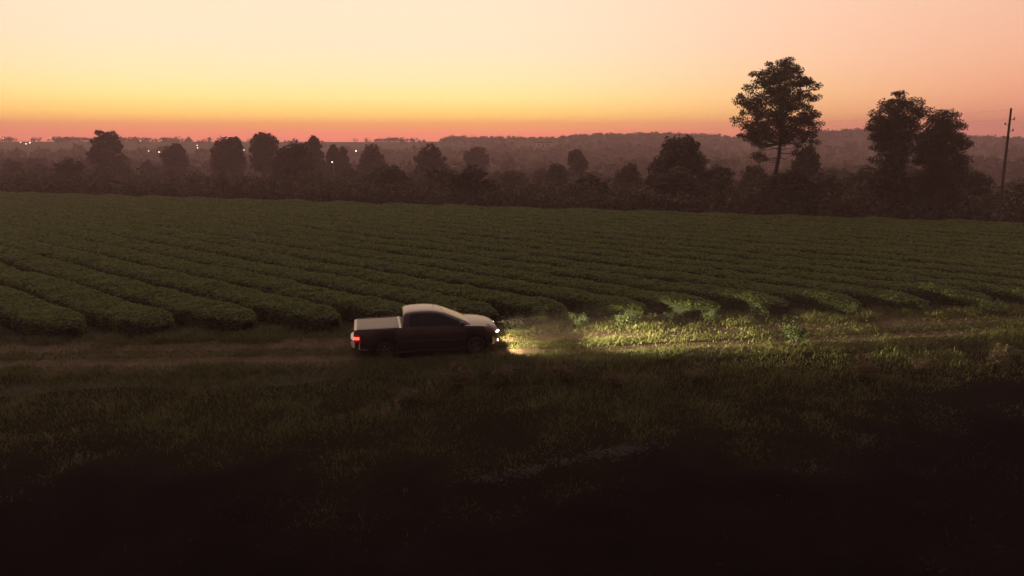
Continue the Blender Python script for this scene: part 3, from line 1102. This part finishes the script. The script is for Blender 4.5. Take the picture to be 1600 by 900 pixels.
# ------------------------------------------------------------------ pickup truck
def build_truck():
    tx, ty_ = -2.9, 23.0
    head = R(11.8)
    zg = float(height(tx, ty_)) + .03
    root = empty('pickup_truck', (tx, ty_, zg), head)
    paint = mat('metallic_paint', (.115, .085, .082), .36, .98, coat=.5)
    b_ = paint.node_tree.nodes['Principled BSDF']; b_.inputs['Coat Roughness'].default_value = .08
    black = mat('black_plastic', (.015, .015, .016), .5)
    glass = mat('tinted_glass', (.006, .006, .008), .04, 0, .6)
    rubber = mat('rubber', (.012, .012, .012), .85)
    alloy = mat('alloy', (.13, .125, .12), .4, .9)
    chrome = mat('bright_trim', (.75, .72, .70), .22, .9)
    cover = mat('bed_cover_vinyl', (.15, .112, .105), .5, .0, .45)
    WX = (-1.38, 1.55); WR = .315; AR = .385
    xs = np.unique(np.concatenate([np.linspace(-2.36, 2.38, 96), [w + s for w in WX for s in (-AR, AR, -AR * .98, AR * .98, -AR * .9, AR * .9, 0)]]))

    def halfw(x):
        w = np.interp(x, [-2.40, -2.3, -2.0, -1.0, .5, 1.6, 2.0, 2.25, 2.34, 2.40], [.76, .81, .835, .85, .855, .85, .82, .73, .66, .56])
        return w

    def zs(x):     # shoulder line
        return np.interp(x, [-2.40, -2.34, -.9, 0, 1.2, 1.7, 2.05, 2.25, 2.34, 2.40], [.99, 1.03, 1.045, 1.03, 1.015, .985, .92, .845, .77, .62])

    def zt(x):     # top surface near the middle
        return np.interp(x, [-2.40, -2.34, -2.27, -.93, -.88, 0, 1.25, 1.45, 1.8, 2.1, 2.26, 2.34, 2.40], [.99, 1.015, 1.0, 1.015, 1.03, 1.05, 1.075, 1.085, 1.06, 1.0, .925, .83, .62])

    def zb(x):
        z = np.interp(x, [-2.4, -2.2, -1.9, 2.0, 2.4], [.42, .36, .26, .24, .27])
        for w in WX:
            dx = np.abs(x - w)
            arch = WR + np.sqrt(np.maximum(AR ** 2 - dx ** 2, 0))
            z = np.where(dx < AR, np.maximum(z, arch), z)
        return z
    tj = np.array([0, .10, .42, .70, .92, 1.0])
    wj = np.array([-.085, -.03, .0, -.008, -.035, -.075])

    def side(x):
        w = halfw(x)[:, None]; b0 = zb(x)[:, None]; s = zs(x)[:, None]
        flare = sum(np.exp(-((x - q) / .42) ** 2) for q in WX)[:, None] * .018
        # below the arch the tuck of the sill fades out
        return np.stack([np.repeat(x[:, None], 6, 1), w + wj * np.where(b0 > .45, .35, 1) + flare, b0 + tj * (s - b0)], -1)
    S = side(xs)
    top = []
    for f, zf in ((.80, .55), (.5, .85), (0, 1.0)):
        w = halfw(xs) - .075
        top.append(np.stack([xs, w * f, zs(xs) * (1 - zf) + (zt(xs) + .02 * (1 - f)) * zf], -1))
    half = np.concatenate([S, np.stack(top, 1)], 1)
    mir = half[:, ::-1].copy(); mir[..., 1] *= -1
    full = np.concatenate([half, mir[:, 1:]], 1)
    m = MB(); m.grid(full[:, ::-1])
    k = half.shape[1]; n = full.shape[1]
    for si, row in ((0, full[0]), (1, full[-1])):
        f = [[j, j + 1, n - 2 - j, n - 1 - j] for j in range(k - 2)]
        f3 = [[k - 2, k - 1, k]]
        if si == 1:
            f = [q[::-1] for q in f]; f3 = [q[::-1] for q in f3]
        m.add(row, f, f3)
    m.obj('body', paint, root, smooth=True, sharp=34)

    # underside and wheel housings
    m = MB(); m.box((0, 0, .33), (4.3, 1.30, .16)); m.box((-.05, 0, .30), (2.3, 1.50, .12)); m.obj('chassis', black, root)
    for w in WX:
        for s in (-1, 1):
            m = MB(); a = np.linspace(-.25, math.pi + .25, 22)
            P = np.stack([np.stack([w + (AR - .005) * np.cos(a), np.full(22, s * y), WR + (AR - .005) * np.sin(a)], -1) for y in (.815, .45)], 0)
            m.grid(P); m.add(np.vstack([P[1], [[w, s * .45, WR]]]), [[i, i + 1, 22] for i in range(21)])
            m.obj('wheel_housing', black, root)

    # greenhouse
    BX = -.86
    gx = np.unique(np.concatenate([[BX, -.845, -.82, -.79, -.75, -.70], np.linspace(-.70, 1.40, 44)]))

    def gtop(x):
        return np.interp(x, [BX, -.845, -.82, -.79, -.75, -.70, -.5, -.2, .05, .25, .42, .58, .8, 1.1, 1.40],
                         [1.035, 1.14, 1.27, 1.39, 1.452, 1.482, 1.515, 1.528, 1.522, 1.503, 1.468, 1.415, 1.325, 1.195, 1.055])

    def belt(x):
        return zs(x) - .012

    def gyb(x):
        return halfw(x) - .075

    def gyt(x):
        f = np.clip((gtop(x) - 1.05) / .45, 0, 1)
        return .755 * (1 - f) + .605 * f

    def gsec(x):
        zt_, b0 = gtop(x), belt(x)
        e = np.clip((zt_ - b0) / .1, 0, 1)
        yb, yt = gyb(x), np.minimum(gyt(x), gyb(x))
        rows = [(yb, b0), (yb * .5 + yt * .5 + .012, b0 + (zt_ - .075 * e - b0) * .5), (yt + .004, b0 + (zt_ - .075 * e - b0)),
                (yt - .025, zt_ - .032 * e), (yt - .085, zt_ - .008 * e), (yt * .5, zt_ + .012), (yt * 0, zt_ + .018)]
        return np.stack([np.stack([x, y, z], -1) for y, z in rows], 1)
    H_ = gsec(gx); Mr = H_[:, ::-1].copy(); Mr[..., 1] *= -1
    m = MB(); m.grid(np.concatenate([H_, Mr[:, 1:]], 1)[:, ::-1])
    m.obj('cab', paint, root, smooth=True, sharp=38)

    # side windows lie on the cab sides
    for s in (-1, 1):
        x = np.linspace(-.60, 1.22, 40)
        b0 = belt(x) + .03; up = belt(x) + (gtop(x) - .075 - belt(x)) - .012
        ok = up > b0 + .012; x, b0, up = x[ok], b0[ok], up[ok]
        # round the rear upper corner
        up = up - .10 * np.clip((-.48 - x) / .12, 0, 1) ** 2
        rows = []
        full_h = gtop(x) - .075 - belt(x)
        for t in np.linspace(0, 1, 6):
            z = b0 * (1 - t) + up * t
            f = (z - belt(x)) / full_h
            yb, yt = gyb(x), np.minimum(gyt(x), gyb(x))
            y = np.where(f < .5, yb + (yb * .5 + yt * .5 + .012 - yb) * f * 2, (yb * .5 + yt * .5 + .012) + (yt + .004 - yb * .5 - yt * .5 - .012) * (f - .5) * 2)
            rows.append(np.stack([x, s * (y + .006), z], -1))
        m = MB(); G_ = np.stack(rows, 1); m.grid(G_ if s < 0 else G_[:, ::-1])
        win = m.obj('side_window', glass, root, smooth=True)
        # window frame rubber
        m = MB(); loop = np.vstack([G_[:, 0], G_[::-1, -1], G_[:1, 0]]); m.tube(loop, .011, 5); m.obj('seal', black, win)
        # pillar between door glass and rear glass
        i = int(np.argmin(np.abs(x + .28)))
        m = MB(); m.tube(G_[i] + [0, s * .004, 0], .022, 5); m.obj('pillar_trim', black, win)

    def top_pane(name, x0, x1, inset, nx=10):
        x = np.linspace(x0, x1, nx)
        rows = []
        for f in np.linspace(-1, 1, 11):
            yt = (np.minimum(gyt(x), gyb(x)) - inset)
            af = abs(f) * yt / np.maximum(np.minimum(gyt(x), gyb(x)), .01)
            z = np.interp(np.abs(f), [0, .55, 1], [.018, .013, -.004])
            rows.append(np.stack([x, f * yt, gtop(x) + z], -1))
        # push outwards along the slope
        P = np.stack(rows, 1)
        sl = np.gradient(gtop(x), x); nn = np.stack([-sl, 0 * sl, np.ones_like(sl)], -1); nn /= np.linalg.norm(nn, axis=1)[:, None]
        P = P + nn[:, None] * .006
        m = MB(); m.grid(P[:, ::-1])
        return m.obj(name, glass, root, smooth=True)
    top_pane('windscreen', .50, 1.33, .085, 16)
    top_pane('rear_window', -.852, -.782, .12, 5)

    # doors with handles
    for s in (-1, 1):
        x = np.linspace(-.42, 1.02, 30)
        Sd = side(x); P = []
        for t in np.linspace(.10, .97, 12):
            z = zb(x) + t * (zs(x) - zb(x)); y = np.stack([np.interp(t, tj, Sd[i, :, 1]) for i in range(len(x))])
            P.append(np.stack([x, s * (y + .004), z], -1))
        P = np.stack(P, 1)
        m = MB(); m.grid(P if s < 0 else P[:, ::-1])
        loop = np.vstack([P[:, 0], P[-1], P[::-1, -1], P[::-1][-1][::-1]])
        dr = m.obj('door', paint, root, smooth=True)
        m = MB(); m.tube(loop, .006, 4, cap=False); m.obj('door_gap', black, dr)
        hy = float(np.interp(.75, tj, Sd[3, :, 1]))
        m = MB(); m.tube([[-.30, s * (hy + .005), .845], [-.27, s * (hy + .04), .848], [-.13, s * (hy + .04), .85], [-.10, s * (hy + .005), .85]], [.014, .017, .017, .014], 8)
        m.obj('handle', black, dr)
        # side mirror
        m = MB()
        a = np.linspace(0, 2 * math.pi, 12, endpoint=False)
        secs = [(.0, .55), (.03, .95), (.09, 1.0), (.13, .75), (.15, .3)]
        P2 = np.stack([np.stack([1.02 + dx + 0 * a, s * (.925 + .10 * k2 * np.cos(a)), 1.115 + .075 * k2 * np.sin(a)], -1) for dx, k2 in secs], 0)
        m.grid(P2, close_u=True)
        mr = m.obj('side_mirror', black, root, smooth=True)
        m = MB(); m.tube([[1.06, s * .77, 1.05], [1.06, s * .86, 1.08]], [.03, .025], 6); m.obj('mirror_arm', black, mr)
        m = MB(); m.add(np.vstack([P2[0] + [-.002, 0, 0], [[1.017, s * .925, 1.115]]]), [[i, (i + 1) % 12, 12] for i in range(12)]); m.obj('mirror_glass', chrome, mr)
        # side rubbing strip
        xr = np.linspace(-.95, 1.12, 24); Sr = side(xr)
        yr = np.array([np.interp(.42, tj, Sr[i, :, 1]) for i in range(24)]); zr = zb(xr) + .42 * (zs(xr) - zb(xr))
        m = MB(); m.tube(np.stack([xr, s * (yr + .006), zr], -1), .022, 6); m.obj('side_moulding', black, root)
        m = MB(); m.tube(np.array([[xq, s * .80, .235] for xq in np.linspace(-.98, 1.16, 8)]), .04, 6); m.obj('sill', black, root)

    # cover over the load bed
    x = np.linspace(-2.27, -.93, 14); yy = np.linspace(-1, 1, 15)
    X, Yf = np.meshgrid(x, yy, indexing='ij')
    Yc = Yf * (halfw(X) - .075)
    Z = np.interp(X, [-2.27, -.93], [1.034, 1.046]) + .012 * (1 - Yf ** 2) - .03 * (np.abs(Yf) > .98)
    m = MB(); m.grid(np.stack([X, Yc, Z], -1)); bc = m.obj('bed_cover', cover, root, smooth=True)
    for s in (-1, 1):
        m = MB(); m.tube(np.stack([x, s * (halfw(x) - .07), np.interp(x, [-2.27, -.93], [1.030, 1.042])], -1), .020, 6); m.obj('cover_rail', paint, bc)
    # tailgate
    m = MB()
    yy = np.linspace(-.66, .66, 13); zz = np.linspace(.58, 1.015, 7)
    Yg, Zg = np.meshgrid(yy, zz, indexing='ij')
    m.grid(np.stack([-2.372 - .012 * np.sin((Zg - .58) / .435 * math.pi) + 0 * Yg, Yg, Zg], -1)[:, ::-1])
    tg = m.obj('tailgate', paint, root, smooth=True)
    m = MB(); m.tube([[-2.39, -.11, .87], [-2.40, -.09, .88], [-2.40, .09, .88], [-2.39, .11, .87]], .02, 6); m.obj('handle', black, tg)
    m = MB(); m.box((-2.392, 0, .70), (.012, .40, .13)); m.obj('number_plate', mat('plate', (.55, .55, .55), .5), tg)
    # bumpers
    yy = np.linspace(-1, 1, 21)
    for nm, x0, sgn, zc, mt, prof in (('rear_bumper', -2.44, -1, .52, mat('pale_bumper', (.72, .68, .66), .35, coat=.4), .15), ('front_bumper', 2.36, 1, .45, paint, .17)):  # rear bumper is one even pale colour, lighter than the body
        sec = [(-.16, prof), (-.05, prof * 1.02), (.045, prof * .82), (.065, 0), (.045, -prof * .82), (-.05, -prof), (-.2, -prof * .9)]
        P = []
        for dx, dz in sec:
            bend = -.30 * np.abs(yy) ** 3.2
            P.append(np.stack([x0 + sgn * (dx + bend), yy * .83, zc + dz + 0 * yy], -1))
        m = MB(); P = np.stack(P, 0); m.grid(P if sgn > 0 else P[:, ::-1])
        bp = m.obj(nm, mt, root, smooth=True, sharp=50)
        if nm == 'front_bumper':
            m = MB(); m.box((2.415, 0, .40), (.03, .8, .11)); m.obj('air_intake', black, bp)
        else:
            m = MB(); m.box((-2.435, 0, .615), (.12, 1.0, .012)); m.obj('step_pad', black, bp)
    # grille
    m = MB()
    for z in (.66, .70, .74):
        m.box((2.39 - (z - .66) * .25, 0, z), (.05, .66, .022))
    m.obj('grille', black, root)
    # lights
    head_m = mat('headlight_glow', (.9, .9, .9), emis=(1.0, .93, .86), estr=14.0)
    fog_m = mat('fog_light_glow', (.9, .9, .9), emis=(1.0, .90, .74), estr=18.0)
    tail_m = mat('tail_light_glow', (.5, .02, .02), .3, emis=(1.0, .055, .035), estr=4.2)
    tail_d = mat('tail_light_lens', (.30, .02, .02), .15, emis=(1.0, .03, .02), estr=.06)
    for s in (-1, 1):
        a = np.linspace(0, 2 * math.pi, 16, endpoint=False)
        # headlight lens wraps the corner
        yy = np.linspace(.40, .735, 9); zz = np.linspace(0, 1, 5)
        Yh, T = np.meshgrid(yy, zz, indexing='ij')
        Zh = .66 + .03 * (Yh - .40) / .33 + T * (.12 + .03 * (Yh - .40) / .33)
        Xh = np.interp(Yh, [.40, .55, .64, .70, .735], [2.40, 2.375, 2.33, 2.265, 2.19]) + .028 - (Zh - .70) * .42
        m = MB(); P = np.stack([Xh, s * Yh, Zh], -1); m.grid(P if s > 0 else P[:, ::-1])
        hl = m.obj('headlight', mat('lamp_lens', (.35, .34, .33), .08, .4), root, smooth=True)
        m = MB(); c = np.array([2.345, s * .635, .72])
        ring = np.stack([c[0] - .06 * s * np.cos(a) - .01, c[1] + .085 * np.cos(a), c[2] + .046 * np.sin(a)], -1)
        m.add(np.vstack([ring, [c + [.03, 0, 0]]]), [[i, (i + 1) % 16, 16] for i in range(16)])
        m.obj('bulb', head_m, hl)
        m = MB(); c = np.array([2.345, s * .62, .415])
        ring = np.stack([c[0] + 0 * a, c[1] + .060 * np.cos(a), c[2] + .042 * np.sin(a)], -1)
        m.add(np.vstack([ring, [c + [.025, 0, 0]]]), [[i, (i + 1) % 16, 16] for i in range(16)])
        fo = m.obj('fog_light', fog_m, root)
        L = bpy.data.lights.new('fog_beam', 'SPOT')
        L.energy = 600; L.color = (1.0, .84, .5); L.spot_size = R(125); L.spot_blend = .8; L.shadow_soft_size = .05
        lo = bpy.data.objects.new('fog_beam', L); COL.objects.link(lo); lo.parent = fo
        lo.location = (2.46, s * .62, .41); lo.rotation_euler = (0, R(-90) + R(14), 0); lo.scale = (.6, 1.0, 1.0)
        L = bpy.data.lights.new('headlight_beam', 'SPOT')
        L.energy = 21000; L.color = (1.0, .86, .55); L.spot_size = R(46); L.spot_blend = 1.0; L.shadow_soft_size = .06
        lo = bpy.data.objects.new('headlight_beam', L); COL.objects.link(lo); lo.parent = hl
        lo.location = (2.47, s * .61, .715)
        lo.scale = (.42, 1.15, 1.0)                 # flat low-beam cone
        lo.rotation_euler = (0, R(-90) + R(3.2), R(s * 1.5 - 1.0))
        # tail light: upright lens at the corner, wrapping to the side
        zz = np.linspace(.64, .90, 8)
        Z2, T = np.meshgrid(zz, np.linspace(0, 1, 7), indexing='ij')
        path_x = np.interp(T, [0, .35, .6, 1], [-2.378, -2.368, -2.30, -2.16]); path_y = np.interp(T, [0, .35, .6, 1], [.66, .795, .838, .862])
        P = np.stack([path_x, s * path_y, Z2], -1); m = MB(); m.grid(P if s < 0 else P[:, ::-1])
        tl = m.obj('tail_light', tail_d, root, smooth=True)
        zz = np.linspace(.735, .825, 5)
        Z2, T = np.meshgrid(zz, np.linspace(.2, .86, 7), indexing='ij')
        path_x = np.interp(T, [0, .35, .6, 1], [-2.386, -2.376, -2.305, -2.163]); path_y = np.interp(T, [0, .35, .6, 1], [.66, .803, .846, .870])
        P = np.stack([path_x, s * path_y, Z2], -1); m = MB(); m.grid(P if s < 0 else P[:, ::-1])
        m.obj('lit_lens', tail_m, tl, smooth=True)
    # wheels
    def lathe(prof, n=32):
        a = np.linspace(0, 2 * math.pi, n, endpoint=False)
        return np.stack([np.stack([r * np.cos(a), np.full(n, y), r * np.sin(a)], -1) for r, y in prof], 0)
    tm = MB(); tm.grid(lathe([(.20, -.085), (.245, -.098), (.29, -.10), (.308, -.088), (.315, -.06), (.315, .06), (.308, .088), (.29, .10), (.245, .098), (.20, .085)]), close_u=True)
    tyre0 = tm.obj('tyre', rubber, link=False, smooth=True)
    rm = MB(); rm.grid(lathe([(.205, -.075), (.205, .083), (.19, .085), (.178, .07), (.17, .02), (.05, .01), (.0, .01)]), close_u=True)
    for k in range(5):
        a = k * 2 * math.pi / 5; c, s_ = math.cos(a), math.sin(a)
        rot = np.array([[c, 0, -s_], [0, 1, 0], [s_, 0, c]])
        rm.box(rot @ np.array([.105, .055, 0]), (.15, .03, .055), rot, 1)
    rm.grid(lathe([(.055, .04), (.055, .078), (.04, .084), (0, .085)], 14), close_u=True)
    rim0 = rm.obj('rim', alloy, link=False)
    for w in WX:
        for s in (-1, 1):
            we = empty('wheel', (w, s * .735, WR), 0 if s > 0 else math.pi, root)
            part('tyre', tyre0, we); part('rim', rim0, we)
    # aerial on the roof
    m = MB(); m.tube([[.30, 0, 1.50], [.12, 0, 1.72]], [.006, .003], 5); m.obj('aerial', black, root)
    tag(root, 'grey metallic pickup truck with lit headlights driving along the dirt track', 'pickup truck')


build_truck()

# ------------------------------------------------------------------ haze
def build_haze():
    b = MB(); b.box((0, 0, 6.5), (1860, 1860, 45))
    m = bpy.data.materials.new('haze_air'); m.use_nodes = True
    nt = m.node_tree; nt.nodes.remove(nt.nodes['Principled BSDF'])
    v = nt.nodes.new('ShaderNodeVolumePrincipled')
    v.inputs['Color'].default_value = (.92, .63, .65, 1)
    v.inputs['Density'].default_value = .00115
    v.inputs['Anisotropy'].default_value = .2
    nt.links.new(v.outputs[0], nt.nodes['Material Output'].inputs['Volume'])
    o = b.obj('haze', m)
    tag(o, kind='stuff', label='thin dusk haze over the valley', cat='haze')


build_haze()
